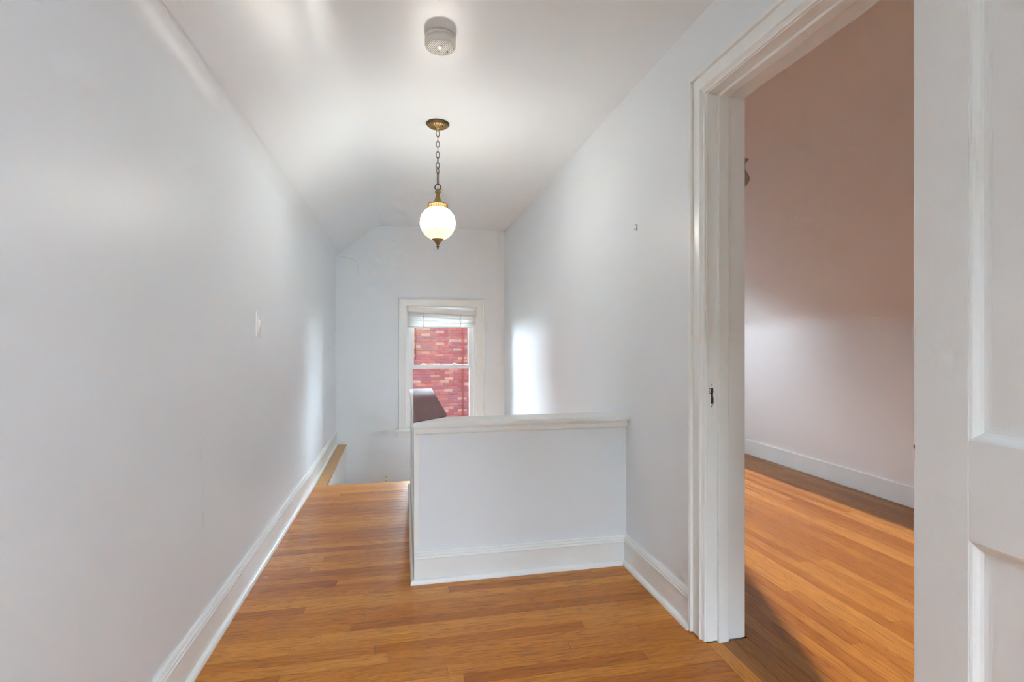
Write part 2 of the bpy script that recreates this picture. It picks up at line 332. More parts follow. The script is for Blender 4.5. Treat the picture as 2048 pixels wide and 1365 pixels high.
def lay(parent, mat, u0, u1, v, wd, along_x, rng, first=None):
    u = u0; L = first if first else rng.uniform(0.25, 1.1)
    while u < u1 - 1e-4:
        L = round(L / 0.05) * 0.05
        if u + L > u1 - 0.18: L = u1 - u
        o = bpy.data.objects.new('plank', plank_mesh(L, wd, mat)); COL.objects.link(o); o.parent = parent
        o.location = (u + L / 2, v, 0) if along_x else (v, u + L / 2, 0)
        if not along_x: o.rotation_euler = (0, 0, math.pi / 2)
        u += L; L = rng.uniform(0.55, 1.5) if along_x else rng.uniform(0.6, 2.0)
rng = random.Random(5)
y = NOSE - 0.075 - PW / 2
while y > YBK:
    lay(floor, M_OAK, XL, (HW_X0 + 0.01) if y > HW_Y0 else 1.098, y, PW, True, rng); y -= PW
# rounded nosing board at the head of the stairs
nose = [(0, 0)] + [(0.066 + 0.0135 * math.sin(q), -0.0135 + 0.0135 * math.cos(q)) for q in [i * math.pi / 8 for i in range(9)]] + [(0, -0.027)]
nb = MB().sweep(nose, (-0.602, NOSE - 0.075, 0), (HW_X0 + 0.005, NOSE - 0.075, 0), Y, Z)
nb.box(XL, -0.602, NOSE - 0.075, NOSE - 0.04, -0.027, 0.0)
o = obj('stair_nosing', nb, M_OAK, floor, org=(-0.3, NOSE - 0.04, 0), label='rounded oak nosing at the head of the stairs')
# threshold strip in the doorway, then the side room boards running the other way
o = obj('threshold_strip', MB().box(1.0985, 1.153, DY0, DY1, -0.019, 0.0005), M_OAK, rf, org=(1.12, 1.3, 0), label='oak strip across the doorway'); o.rotation_euler = (0, 0, 0)
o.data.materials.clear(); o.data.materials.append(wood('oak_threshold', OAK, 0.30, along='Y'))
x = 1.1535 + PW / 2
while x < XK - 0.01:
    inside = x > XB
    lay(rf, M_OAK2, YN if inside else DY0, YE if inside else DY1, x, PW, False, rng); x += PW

# ------------------------------------------------------------------ baseboards
BH = 0.145
def base_run(name, label, runs, shoe=True, mat=M_TRIM, height=BH):
    """runs: (p0, p1, outward, k0, k1)"""
    r = empty(name, tuple(runs[0][0])); tag(r, label, 'baseboard', 'structure')
    bd = [(0, 0.002), (0.014, 0.002), (0.014, height - 0.034), (0, height - 0.034)]
    tp = [(0, height - 0.034), (0.017, height - 0.034), (0.0185, height - 0.029), (0.0165, height - 0.0245), (0.0140, height - 0.0235), (0.0155, height - 0.018), (0.0135, height - 0.0125), (0.0105, height - 0.0115), (0.011, height - 0.006), (0.008, height), (0, height)]
    sh = [(0.014, 0), (0.031, 0)] + [(0.014 + 0.017 * math.cos(q), 0.021 * math.sin(q)) for q in [i * math.pi / 12 for i in range(1, 7)]]
    a, b, c = MB(), MB(), MB()
    for p0, p1, out, k0, k1 in runs:
        a.sweep(bd, p0, p1, out, Z, k0, k1); b.sweep(tp, p0, p1, out, Z, k0, k1)
        if shoe is True or (shoe and p0[1] < 4.0): c.sweep(sh, p0, p1, out, Z, k0, k1)
    obj('board', a, mat, r); obj('top_moulding', b, mat, r)
    if c.v: obj('shoe_moulding', c, mat, r)
    return r
LZ = 0.033
base_run('baseboard_left', 'white moulded baseboard along the left wall to the stair ledge', [((XL, YBK, 0), (XL, NOSE - 0.04, 0), X, 0, 0), ((XL, NOSE - 0.04, 0), (XL, YE, LZ), X, 0, 0)], shoe=True)
base_run('baseboard_right', 'short white baseboard between half wall and door casing', [((XR, DY1 + 0.09, 0), (XR, HW_Y0, 0), -X, 0, 1)])
bs = obj('baseboard_side_room', MB().sweep([(0, 0.001), (0.016, 0.001), (0.016, 0.138), (0.012, 0.143), (0, 0.143)], (XK, YN, 0), (XK, YE, 0), -X, Z), M_TRIM, kind='structure'); tag(bs, 'tall plain white baseboard in the side room', 'baseboard')
# stair ledge along the left wall
led = MB().box(XL, -0.598, NOSE - 0.04, YE, -2.6, -0.03)
trim1 = obj('trim_1', led, M_TRIM, kind='structure'); tag(trim1, 'narrow white stair side wall with honey oak ledge on top', 'stair ledge')
q = [(XL + 0.012, NOSE - 0.04, 0.0), (-0.588, NOSE - 0.04, 0.0), (-0.588, YE, LZ), (XL + 0.012, YE, LZ)]
v = [(a, b, c - 0.02) for a, b, c in q] + [(a, b, c) for a, b, c in q]
obj('ledge_board', MB().add(v, [(3, 2, 1, 0), (4, 5, 6, 7), (0, 1, 5, 4), (1, 2, 6, 5), (2, 3, 7, 6), (3, 0, 4, 7)]), M_LEDGE, trim1, org=(-0.64, 4.9, 0), label='honey oak ledge board')
v = [(a, b, c - 0.20) for a, b, c in [(-0.598, NOSE, 0), (-0.592, NOSE, 0), (-0.592, YE, LZ), (-0.598, YE, LZ)]] + [(a, b, c - 0.018) for a, b, c in [(-0.598, NOSE, 0), (-0.592, NOSE, 0), (-0.592, YE, LZ), (-0.598, YE, LZ)]]
obj('skirt_board', MB().add(v, [(3, 2, 1, 0), (4, 5, 6, 7), (0, 1, 5, 4), (1, 2, 6, 5), (2, 3, 7, 6), (3, 0, 4, 7)]), M_TRIM, trim1)
obj('end_block', MB().cbox(XL + 0.014, -0.586, YE - 0.014, YE, LZ - 0.001, LZ + 0.022, 0.003), M_TRIM, trim1)

# ------------------------------------------------------------------ half wall around the stairwell
CZ = 0.745
hw = MB()
hw.box(HW_X0 + 0.010, XR, HW_Y0, HW_Y1, -0.4, CZ - 0.02); hw.box(HW_X0 + 0.010, HW_X1 - 0.012, HW_Y1, HW_END, -0.4, CZ - 0.02)
half = obj('wall_half', hw, M_WALL, kind='structure'); tag(half, 'L-shaped lavender half wall with white cap guarding the stairwell', 'half wall')
CX0, CXI, CY0, CYI, CYE = 0.041, 0.215, 2.388, 2.560, 4.085
def slab(poly, z0, z1, bev=0.003):
    bm = bmesh.new(); vv = [bm.verts.new((a, b, z1)) for a, b in poly]; f = bm.faces.new(vv)
    r = bmesh.ops.extrude_face_region(bm, geom=[f]); bmesh.ops.translate(bm, verts=[g for g in r['geom'] if isinstance(g, bmesh.types.BMVert)], vec=(0, 0, z0 - z1))
    bmesh.ops.recalc_face_normals(bm, faces=bm.faces)
    if bev: bmesh.ops.bevel(bm, geom=list(bm.edges), offset=bev, segments=2, affect='EDGES')
    bm.verts.index_update(); mb = MB().add([p.co[:] for p in bm.verts], [[p.index for p in f.verts] for f in bm.faces]); bm.free(); return mb
obj('front_cap', slab([(CX0, CY0), (XR, CY0), (XR, CYI), (CXI, CYI)], CZ - 0.021, CZ, 0.003), M_TRIM, half, label='white painted cap board')
obj('side_cap', slab([(CX0, CY0), (CXI, CYI), (CXI, CYE), (CX0, CYE)], CZ - 0.021, CZ, 0.003), M_TRIM, half, label='white painted cap board')
obj('stained_top_board', slab([(CX0 + 0.001, CY0 + 0.006), (CXI - 0.002, CYI + 0.002), (CXI - 0.002, CYE - 0.004), (0.071, CYE - 0.004)], CZ, CZ + 0.003, 0.001), M_CAPWOOD, half, org=(0.12, 3.2, CZ), label='dark reddish brown stained board on the side cap')
mp_ = [(0, -0.021), (0.016, -0.021), (0.016, -0.030), (0.014, -0.034), (0.014, -0.050), (0.016, -0.053), (0.012, -0.058), (0.008, -0.060), (0.008, -0.064), (0, -0.064)]
obj('cap_moulding', MB().sweep(mp_, (HW_X0 + 0.008, HW_Y0, CZ), (XR, HW_Y0, CZ), -Y, Z, -0.2, 0), M_TRIM, half)
obj('cap_moulding', MB().sweep(mp_[:1] + [(a * 0.5, b) for a, b in mp_[1:-1]] + mp_[-1:], (HW_X0 + 0.010, HW_END, CZ), (HW_X0 + 0.010, HW_Y0, CZ), -X, Z, 0, -1), M_TRIM, half)
obj('corner_board', MB().cbox(HW_X0 - 0.003, 0.0705, HW_Y0 - 0.007, HW_Y0 + 0.06, 0.0, CZ - 0.021, 0.0025), M_TRIM, half, label='white corner board')
def hb(name, prof, lf=1.0):
    m = MB().sweep(prof, (HW_X0, HW_Y0, 0), (XR, HW_Y0, 0), -Y, Z, 0, 1)
    return m
bd = [(0, 0.002), (0.020, 0.002), (0.020, BH - 0.036), (0, BH - 0.036)]
tp = [(0, BH - 0.036), (0.022, BH - 0.036), (0.0235, BH - 0.030), (0.021, BH - 0.0255), (0.017, BH - 0.0245), (0.0185, BH - 0.018), (0.0155, BH - 0.0125), (0.012, BH - 0.0115), (0.0125, BH - 0.006), (0.009, BH - 0.001), (0, BH - 0.001)]
sh = [(0.020, 0), (0.035, 0)] + [(0.020 + 0.015 * math.cos(q), 0.021 * math.sin(q)) for q in [i * math.pi / 12 for i in range(1, 7)]]
obj('baseboard', hb('b', bd), M_TRIM, half); obj('baseboard_top_moulding', hb('t', tp), M_TRIM, half)
c = MB().sweep(sh, (HW_X0 + 0.016, HW_Y0, 0), (XR, HW_Y0, 0), -Y, Z, -1, 1)
c.sweep([(a - 0.0195, b) for a, b in sh], (HW_X0 - 0.0035, HW_END, 0), (HW_X0 - 0.0035, HW_Y0 - 0.0195, 0), -X, Z, 0, -1)
obj('shoe_moulding', c, M_TRIM, half)
obj('side_baseboard', MB().box(HW_X0 - 0.002, HW_X0 + 0.010, HW_Y0 - 0.018, HW_END, 0.0, 0.135), M_TRIM, half)
obj('side_end_board', MB().cbox(HW_X0 + 0.001, HW_X1 - 0.012, HW_END, HW_END + 0.014, -0.2, CZ - 0.021, 0.002), M_TRIM, half)

# ------------------------------------------------------------------ stairs going down
st = empty('stairs', (0.25, 4.9, -0.57)); tag(st, 'oak stairs dropping away behind the floor edge', 'stairs', 'structure')
zz = -0.19; yy = NOSE - 0.03
for i in range(2):
    obj('riser', MB().box(-0.592, 0.19, yy - 0.02, yy, zz - 0.19 if i else zz, zz + 0.163), M_TRIM, st)
    obj('tread', MB().cbox(-0.592, 0.19, yy, yy + 0.275, zz - 0.027, zz, 0.006), M_OAK, st, org=(-0.2, yy, zz)); zz -= 0.19; yy += 0.25
obj('riser', MB().box(-0.592, 0.19, yy - 0.02, yy, -0.57, zz + 0.16), M_TRIM, st)
obj('landing', MB().box(-0.592, XR, yy - 0.02, YE, -0.60, -0.57), M_OAK, st, org=(0.25, 5.2, -0.57))
zz = -0.76; y2 = yy - 0.02
for i in range(8):
    obj('riser', MB().box(HW_X1, XR, y2, y2 + 0.02, zz, zz + 0.163), M_TRIM, st)
    obj('tread', MB().cbox(HW_X1, XR, y2 - 0.26, y2 + 0.02, zz - 0.027, zz, 0.006), M_OAK, st, org=(0.6, y2, zz)); zz -= 0.19; y2 -= 0.25
fas = obj('trim_2', MB().box(HW_X1, XR, 2.47, 2.545, -0.45, -0.02).box(HW_X0 + 0.012, HW_X1 - 0.012, HW_Y1, yy - 0.05, -2.6, -0.40), M_TRIM, kind='structure'); tag(fas, 'white boards lining the stairwell below the half wall', 'trim')

# ------------------------------------------------------------------ doorway trim and door leaf
tr = empty('trim_3', (XR, DY1, 0)); tag(tr, 'white moulded door casing and jamb on the right wall', 'door frame', 'structure')
cp = [(0, 0), (0, 0.010), (0.005, 0.012), (0.0060, 0.0060), (0.0125, 0.0145), (0.0135, 0.0080), (0.020, 0.0185), (0.0235, 0.0190), (0.0245, 0.0135), (0.070, 0.0145), (0.0715, 0.010), (0.073, 0.024), (0.086, 0.026), (0.088, 0.022), (0.088, 0)]
ci = DY1 + 0.003; hz = DZ + 0.003; cn = DY0 - 0.003
obj('side_casing', MB().sweep(cp, (XR, ci, 0.004), (XR, ci, hz), Y, -X, 0, -1), M_TRIM, tr)
obj('head_casing', MB().sweep(cp, (XR, ci, hz), (XR, cn, hz), Z, -X, -1, -1), M_TRIM, tr)
obj('side_casing', MB().sweep(cp, (XR, cn, 0.004), (XR, cn, hz), -Y, -X, 0, -1), M_TRIM, tr)
jt = 0.020
obj('strike_jamb', MB().cbox(XR - 0.002, XB + 0.003, DY1, DY1 + jt, 0.004, DZ + jt, 0.0015), M_TRIM, tr)
obj('hinge_jamb', MB().cbox(XR - 0.002, XB + 0.003, DY0 - jt, DY0, 0.0, DZ + jt, 0.0015), M_TRIM, tr)
obj('head_jamb', MB().cbox(XR - 0.002, XB + 0.003, DY0, DY1, DZ, DZ + jt, 0.0015), M_TRIM, tr)
sx0, sx1 = 1.140, 1.182
obj('stop', MB().cbox(sx0, sx1, DY1 - 0.012, DY1, 0.001, DZ, 0.003), M_TRIM, tr)
obj('stop', MB().cbox(sx0, sx1, DY0, DY0 + 0.012, 0.001, DZ, 0.003), M_TRIM, tr)
obj('stop', MB().cbox(sx0, sx1, DY0 + 0.012, DY1 - 0.012, DZ - 0.012, DZ, 0.003), M_TRIM, tr)
sp = MB().cbox(1.1065, 1.1335, DY1 - 0.0022, DY1, 0.873, 0.966, 0.0008)
sp = obj('strike_plate', sp, M_TRIM, tr, label='painted strike plate with a worn brown latch hole')
rg = random.Random(3)
pts = [(1.1135, 0.946), (1.1165, 0.9445), (1.1195, 0.9465), (1.1225, 0.944), (1.1235, 0.948 - 0.012), (1.1215, 0.918), (1.1240, 0.905), (1.1235, 0.889), (1.1205, 0.885), (1.1150, 0.886), (1.1128, 0.893), (1.1140, 0.912), (1.1122, 0.930)]
n = len(pts); vv = [(a, DY1 - 0.0026, b) for a, b in pts] + [(a, DY1 - 0.0012, b) for a, b in pts]
obj('latch_hole', MB().add(vv, [tuple(range(n)), tuple(range(2 * n - 1, n - 1, -1))] + [(i, n + i, n + (i + 1) % n, (i + 1) % n) for i in range(n)]), M_MORTISE, sp, label='worn brown latch hole')
for zc in (0.957, 0.879): obj('screw', MB().lathe([(0.0001, -0.0034), (0.0016, -0.0032), (0.0020, -0.002)], (1.1175, DY1, zc), 10, axis='Y'), M_DARK, sp)
ch = MB()
for a, b, s_ in [(1.1085, 0.943, .0022), (1.1080, 0.934, .0016), (1.1092, 0.926, .0024), (1.1120, 0.952, .0014), (1.1135, 0.876, .0022), (1.1215, 0.882, .0016), (1.1330, 0.96, .0008)]:
    ch.box(a - s_ * .7, a + s_ * .7, DY1 - 0.0027, DY1 - 0.0018, b - s_, b + s_ * 1.3)
obj('paint_chip', ch, M_MORTISE, sp)

dl = empty('door_1', (1.04, 0.46, 0.012)); tag(dl, 'white panelled door folded back flat, filling the right edge', 'door', 'structure')
FX, TH = 1.020, 0.034; dy0, dy1, dz0, dz1 = 0.055, 0.861, 0.012, 2.030; SW = 0.105
obj('stile', MB().cbox(FX, FX + TH, dy1 - SW, dy1, dz0, dz1, 0.002), M_DOOR, dl)
obj('stile', MB().cbox(FX, FX + TH, dy0, dy0 + SW, dz0, dz1, 0.002), M_DOOR, dl)
rails = [(dz0, 0.24), (0.752, 0.936), (1.915, dz1)]
for a, b in rails: obj('rail', MB().box(FX + 0.0004, FX + TH - 0.0004, dy0 + SW - 0.002, dy1 - SW + 0.002, a, b), M_DOOR, dl)
og = [(-0.003, 0.0006), (0.001, 0.0008), (0.005, 0.0022), (0.009, 0.0050), (0.013, 0.0085), (0.018, 0.0112), (0.024, 0.0124), (0.029, 0.0128), (0.029, 0.017), (-0.003, 0.017)]
for a, b in [(0.24, 0.752), (0.936, 1.915)]:
    y0_, y1_ = dy0 + SW, dy1 - SW
    p = obj('panel', MB().box(FX + 0.013, FX + TH - 0.013, y0_, y1_, a, b), M_DOOR, dl)
    mo = MB()
    mo.sweep(og, (FX, y1_, a), (FX, y1_, b), -Y, X, 1, 1); mo.sweep(og, (FX, y0_, a), (FX, y0_, b), Y, X, 1, 1)
    mo.sweep(og, (FX, y0_, a), (FX, y1_, a), Z, X, 1, 1); mo.sweep(og, (FX, y0_, b), (FX, y1_, b), -Z, X, 1, 1)
    obj('panel_moulding', mo, M_DOOR, p)
chip = MB().cbox(FX - 0.0004, FX + 0.004, dy1 - 0.003, dy1 + 0.0004, 0.900, 0.908, 0.001)
obj('paint_chip', chip, plain('chipped_tan_wood', (0.35, 0.20, 0.10), 0.8), dl, label='small tan chip on the door edge')

# ------------------------------------------------------------------ window
wn = empty('window_1', (0.41, YE, WZ0)); tag(wn, 'white double hung window with wide casing on the end wall', 'window', 'structure')
wc = [(0, 0), (0, 0.012), (0.004, 0.016), (0.068, 0.016), (0.070, 0.024), (0.080, 0.026), (0.084, 0.022), (0.084, 0)]
obj('side_casing', MB().sweep(wc, (WX0, YE, WZ0), (WX0, YE, WZ1), -X, -Y, 0, -1), M_TRIM, wn)
obj('side_casing', MB().sweep(wc, (WX1, YE, WZ0), (WX1, YE, WZ1), X, -Y, 0, -1), M_TRIM, wn)
obj('head_casing', MB().sweep(wc, (WX0, YE, WZ1), (WX1, YE, WZ1), Z, -Y, -1, -1), M_TRIM, wn)
obj('sill', MB().cbox(WX0 - 0.128, WX1 + 0.128, YE - 0.045, YE + 0.06, 0.147, 0.172, 0.004), M_TRIM, wn)
obj('apron', MB().cbox(WX0 - 0.098, WX1 + 0.098, YE - 0.016, YE, 0.087, 0.147, 0.003), M_TRIM, wn)
# jamb liners with tracks
for sgn, xj in ((1, WX0), (-1, WX1)):
    a = MB().box(min(xj, xj + sgn * 0.010), max(xj, xj + sgn * 0.010), YE, YE + 0.155, 0.172, WZ1)
    for yy_ in (YE + 0.018, YE + 0.045, YE + 0.088, YE + 0.128): a.cbox(min(xj, xj + sgn * 0.030), max(xj, xj + sgn * 0.030), yy_, yy_ + 0.010, 0.172, WZ1, 0.002)
    obj('jamb_liner', a, M_VINYL, wn)
obj('head_liner', MB().box(WX0, WX1, YE, YE + 0.155, WZ1 - 0.010, WZ1), M_VINYL, wn)
def sash(name, x0, x1, z0, z1, yf, th, sl, sr, sb, stp):
    s_ = obj(name, MB().cbox(x0, x0 + sl, yf, yf + th, z0, z1, 0.002).cbox(x1 - sr, x1, yf, yf + th, z0, z1, 0.002).cbox(x0 + sl, x1 - sr, yf + 0.001, yf + th - 0.001, z0, z0 + sb, 0.002).cbox(x0 + sl, x1 - sr, yf + 0.001, yf + th - 0.001, z1 - stp, z1, 0.002), M_VINYL, wn)
    obj('glass_pane', MB().box(x0 + sl - 0.003, x1 - sr + 0.003, yf + th / 2 - 0.002, yf + th / 2 + 0.002, z0 + sb - 0.003, z1 - stp + 0.003), M_GLASS, s_)
    return s_
ls = sash('lower_sash', WX0 + 0.030, WX1 - 0.032, 0.174, 0.856, YE + 0.055, 0.033, 0.035, 0.043, 0.05, 0.040)
us = sash('upper_sash', WX0 + 0.030, WX1 - 0.032, 0.815, WZ1 - 0.010, YE + 0.095, 0.033, 0.048, 0.052, 0.036, 0.05)
for xa in (0.205, 0.545):
    k = obj('tilt_latch', MB().cbox(xa - 0.028, xa + 0.028, YE + 0.060, YE + 0.080, 0.856, 0.864, 0.003).cbox(xa - 0.012, xa + 0.016, YE + 0.063, YE + 0.077, 0.863, 0.874, 0.003), M_STEEL, ls, label='blue grey sash latch')

# blind, raised and bunched under a crooked headrail
bl = empty('window_blind', (0.41, YE + 0.02, 1.26)); tag(bl, 'white slatted blind pulled up under a crooked headrail in the window', 'window blind')
def tilted(x0, x1, y0, y1, zl0, zr0, hgt):
    v = [(x0, y0, zl0), (x1, y0, zr0), (x1, y1, zr0), (x0, y1, zl0), (x0, y0, zl0 + hgt), (x1, y0, zr0 + hgt), (x1, y1, zr0 + hgt), (x0, y1, zl0 + hgt)]
    return MB().add(v, [(3, 2, 1, 0), (4, 5, 6, 7), (0, 1, 5, 4), (1, 2, 6, 5), (2, 3, 7, 6), (3, 0, 4, 7)])
hr = obj('headrail', tilted(0.040, 0.778, YE - 0.004, YE + 0.040, 1.439, 1.406, 0.048), M_BLIND, bl)
obj('bracket', MB().cbox(0.031, 0.043, YE + 0.0, YE + 0.042, 1.425, 1.480, 0.002), M_BLIND, bl); obj('bracket', MB().cbox(0.7755, 0.786, YE + 0.0, YE + 0.042, 1.405, 1.452, 0.002), M_BLIND, bl)
rs = random.Random(8)
NS = 17
for i in range(NS):
    zc = 1.283 + i * 0.0095
    tw = rs.uniform(-0.004, 0.004); tl = rs.uniform(-0.003, 0.003); hh = rs.uniform(0.004, 0.0075)
    mb = MB(); vv = []
    for s_ in range(13):
        xx = 0.034 + 0.740 * s_ / 12; bow = 0.002 * math.sin(xx * 9 + i * 1.3) * rs.uniform(0.5, 1)
        zc2 = zc + tl * (s_ / 6 - 1) + bow
        for yo, zo in ((0.0, 0.0 + tw * 0.3), (0.008, 0.009 + 0.3 * tw), (0.016, 0.0155 + 0.2 * tw)):
            vv.append((xx, YE + 0.006 + yo, zc2 + zo))
    m3 = len(vv); vv += [(a, b, c_ - 0.0012) for a, b, c_ in vv]; ff = []
    for s_ in range(12):
        for t_ in range(2):
            q = s_ * 3 + t_; ff += [(q, q + 1, q + 4, q + 3), (m3 + q, m3 + q + 3, m3 + q + 4, m3 + q + 1)]
        ff += [(s_ * 3, s_ * 3 + 3, m3 + s_ * 3 + 3, m3 + s_ * 3), (s_ * 3 + 2, m3 + s_ * 3 + 2, m3 + s_ * 3 + 5, s_ * 3 + 5)]
    obj('slat', mb.add(vv, ff), M_BLIND, bl)
obj('bottom_rail', MB().cbox(0.038, 0.765, YE + 0.004, YE + 0.032, 1.266, 1.280, 0.003), M_BLIND, bl)
for xc in (0.205, 0.605):
    obj('ladder_cord', MB().tube([(xc, YE + 0.000, 1.435), (xc + 0.004, YE + 0.001, 1.39), (xc - 0.006, YE + 0.0, 1.35), (xc + 0.006, YE + 0.001, 1.31), (xc + 0.002, YE + 0.0, 1.268)], 0.0022, 6).tube([(xc + 0.012, YE + 0.000, 1.42), (xc + 0.005, YE + 0.001, 1.37), (xc + 0.012, YE, 1.33), (xc - 0.002, YE + 0.001, 1.29), (xc + 0.014, YE, 1.256)], 0.0018, 6), plain('grey_cord', (0.55, 0.55, 0.56), 0.8), bl)

# ------------------------------------------------------------------ neighbour's brick wall outside
BY = 12.0
gr = obj('ground', MB().box(-40, 40, -40, 60, -3.3, -3.0), plain('dull_grass', (0.10, 0.11, 0.07), 0.95), kind='structure'); tag(gr, 'grassy ground outside the house', 'ground')
pr = obj('porch_blocker', MB().box(1.12, 3.15, -4.6, -0.76, 2.0, 2.15).box(1.12, 1.22, -4.6, -0.76, -3.0, 2.0).box(3.02, 3.15, -4.6, -0.76, -3.0, 2.0), M_EXT, kind='structure'); tag(pr, 'unseen porch added to block sky light from the side room window', 'roof')  # unseen roof and side walls added to narrow the sky seen from the side room
hg = obj('hedge_blocker', MB().box(-6, 9, -8.0, -7.0, -3.0, 1.75).box(-6, 1.12, -8.0, -7.0, 1.75, 3.45), plain('dark_blocker', (0.03, 0.05, 0.02), 0.9), kind='structure'); tag(hg, 'unseen dark hedge behind the viewer, added to block low sky and sun', 'hedge')  # unseen block added to cut low sky light and sun on the back window
bw = obj('brick_building', MB().box(-2.9, 5.2, BY + 0.006, BY + 0.25, -3.0, 2.75), M_MORTAR); tag(bw, 'pinkish red brick house wall seen through the window', 'building')
bl_, bh_ = 0.2055, 0.0620; pl, ph = 0.212, 0.0677
bmesh_ = MB().cbox(-bl_ / 2, bl_ / 2, 0.0, 0.05, -bh_ / 2, bh_ / 2, 0.003)
def brick_data():
    a, b, c_ = bl_ / 2, bh_ / 2, 0.004
    v = [(-a, 0.05, -b), (a, 0.05, -b), (a, 0.05, b), (-a, 0.05, b), (-a, c_, -b), (a, c_, -b), (a, c_, b), (-a, c_, b), (-a + c_, 0, -b + c_), (a - c_, 0, -b + c_), (a - c_, 0, b - c_), (-a + c_, 0, b - c_)]
    return v, [(11, 10, 9, 8)] + [(i, 4 + i, 4 + (i + 1) % 4, (i + 1) % 4) for i in range(4)] + [(4 + i, 8 + i, 8 + (i + 1) % 4, 4 + (i + 1) % 4) for i in range(4)]
bv, bf = brick_data(); bme = MB().add(bv, bf).mesh('brick', M_BRICK)
rest = MB(); nb_ = 0; row = 0; z = -2.6
while z < 2.7:
    xx = -2.8 + (0.5 * pl if row % 2 else 0) + rs.uniform(-0.01, 0.01)
    while xx < 5.1:
        dj = rs.uniform(-0.002, 0.002)
        if 0.0 < xx < 1.72 and -0.72 < z < 1.50 and nb_ < 300:
            o = bpy.data.objects.new('brick', bme); COL.objects.link(o); o.parent = bw; o.location = (xx, BY - 0.004 + dj, z); nb_ += 1
        else: rest.add([(a + xx, b + BY - 0.004 + dj, c_ + z) for a, b, c_ in bv], bf)
        xx += pl
    z += ph; row += 1
obj('surrounding_bricks', rest, M_BRICK, bw, kind='stuff')
cb = obj('outdoor_cable', MB().tube([(1.345, BY - 0.022, -2.5), (1.345, BY - 0.022, 0.2), (1.343, BY - 0.022, 2.7)], 0.012, 8), M_RUST, org=(1.345, BY - 0.022, -2.5)); tag(cb, 'thin rust red cable running up the brick wall outside', 'cable')
cb = obj('outdoor_cable', MB().tube([(0.262, BY - 0.022, 0.7), (0.262, BY - 0.022, 2.7)], 0.006, 8), M_RUST, org=(0.262, BY - 0.022, 0.9)); tag(cb, 'short faint cable high on the brick wall near the left sash', 'cable')

# ------------------------------------------------------------------ pendant lamp
PX, PY = 0.188, 2.945
pd = empty('pendant_lamp', (PX, PY, 1.638)); tag(pd, 'lit globe pendant lamp hanging on a bronze chain', 'lamp')
obj('canopy_rim', MB().lathe([(0.066, CEIL - 1.6380 + 1.638 - CEIL), (0.066, -0.004), (0.063, -0.009), (0.058, -0.011), (0.05, -0.010), (0.05, 0.0)], (PX, PY, CEIL), 40), M_BRONZE, pd)
flute = lambda r, z, t, j: r * (1 + (0.13 * abs(math.sin(11 * t)) if 0.012 < r < 0.056 else 0))
obj('canopy', MB().lathe([(0.054, -0.009), (0.050, -0.016), (0.042, -0.021), (0.030, -0.026), (0.018, -0.030), (0.010, -0.033), (0.007, -0.040), (0.0001, -0.041)], (PX, PY, CEIL), 80, flute), M_BRASS, pd)
obj('canopy_screw', MB().lathe([(0.003, -0.026), (0.004, -0.034), (0.0001, -0.037)], (PX + 0.026, PY - 0.03, CEIL + 0.006), 10), M_BRONZE, pd)
def link(zc, hh, ww, r, ang):
    pts = [(PX + ww * math.cos(a) * math.cos(ang), PY + ww * math.cos(a) * math.sin(ang), zc + hh * math.sin(a)) for a in [2 * math.pi * i / 20 for i in range(20)]]
    return MB().tube(pts, r, 7, True)
zt, zb, nl = 2.312, 2.012, 10; stp = (zt - zb) / nl
angs = [0.3, 1.75, 0.1, 1.7, 0.2, 1.5, 0.35, 0.95, 2.2, 1.25, 0.15, 1.6]
for i in range(nl): obj('chain_link', link(zt - stp * (i + 0.5), stp * 0.5 + 0.0042, 0.0090, 0.0020, angs[i] - YAW), M_BRONZE, pd)
obj('hanger_loop', link(1.993, 0.017, 0.017, 0.0032, -YAW), M_BRONZE, pd)
obj('crown', MB().lathe([(0.0001, 1.985), (0.007, 1.984), (0.010, 1.976), (0.016, 1.969), (0.017, 1.965), (0.013, 1.960), (0.011, 1.952), (0.013, 1.938), (0.018, 1.922), (0.026, 1.910), (0.034, 1.903), (0.050, 1.898), (0.058, 1.896), (0.0595, 1.892), (0.058, 1.889), (0.050, 1.888), (0.0001, 1.888)], (PX, PY, 0), 48), M_BRASS, pd)
fr_ = MB()
for i in range(26):
    a = 2 * math.pi * i / 26; cx_, cy_ = PX + 0.0555 * math.cos(a), PY + 0.0555 * math.sin(a); da = 2 * math.pi / 26 * 0.5 * 0.0555
    tx, ty = -math.sin(a), math.cos(a)
    fr_.tube([(cx_ - tx * da, cy_ - ty * da, 1.889), (cx_ - tx * da * .8, cy_ - ty * da * .8, 1.880), (cx_, cy_, 1.874), (cx_ + tx * da * .8, cy_ + ty * da * .8, 1.880), (cx_ + tx * da, cy_ + ty * da, 1.889)], 0.0014, 5)
obj('scalloped_fringe', fr_, M_BRASS, pd)
GR, GZ = 0.0985, 1.789
prof = []
NJ = 48
for j in range(NJ + 1):
    a = -1.20 + 2.24 * j / NJ; prof.append((GR * math.cos(a), GR * math.sin(a)))
def quilt(r, z, t, j):
    a = -1.20 + 2.24 * j / NJ
    return r * (0.975 + 0.045 * abs(math.sin(9 * t + 6.5 * a)) * abs(math.sin(9 * t - 6.5 * a)))
gb = obj('glass_globe', MB().lathe(prof, (PX, PY, GZ), 108, quilt), M_GLOBE, pd, label='glowing quilted glass globe')
at = gb.data.attributes.new('glow_level', 'FLOAT', 'POINT')  # painted glow: brightest in the upper belt, dimmed at bottom and near crown
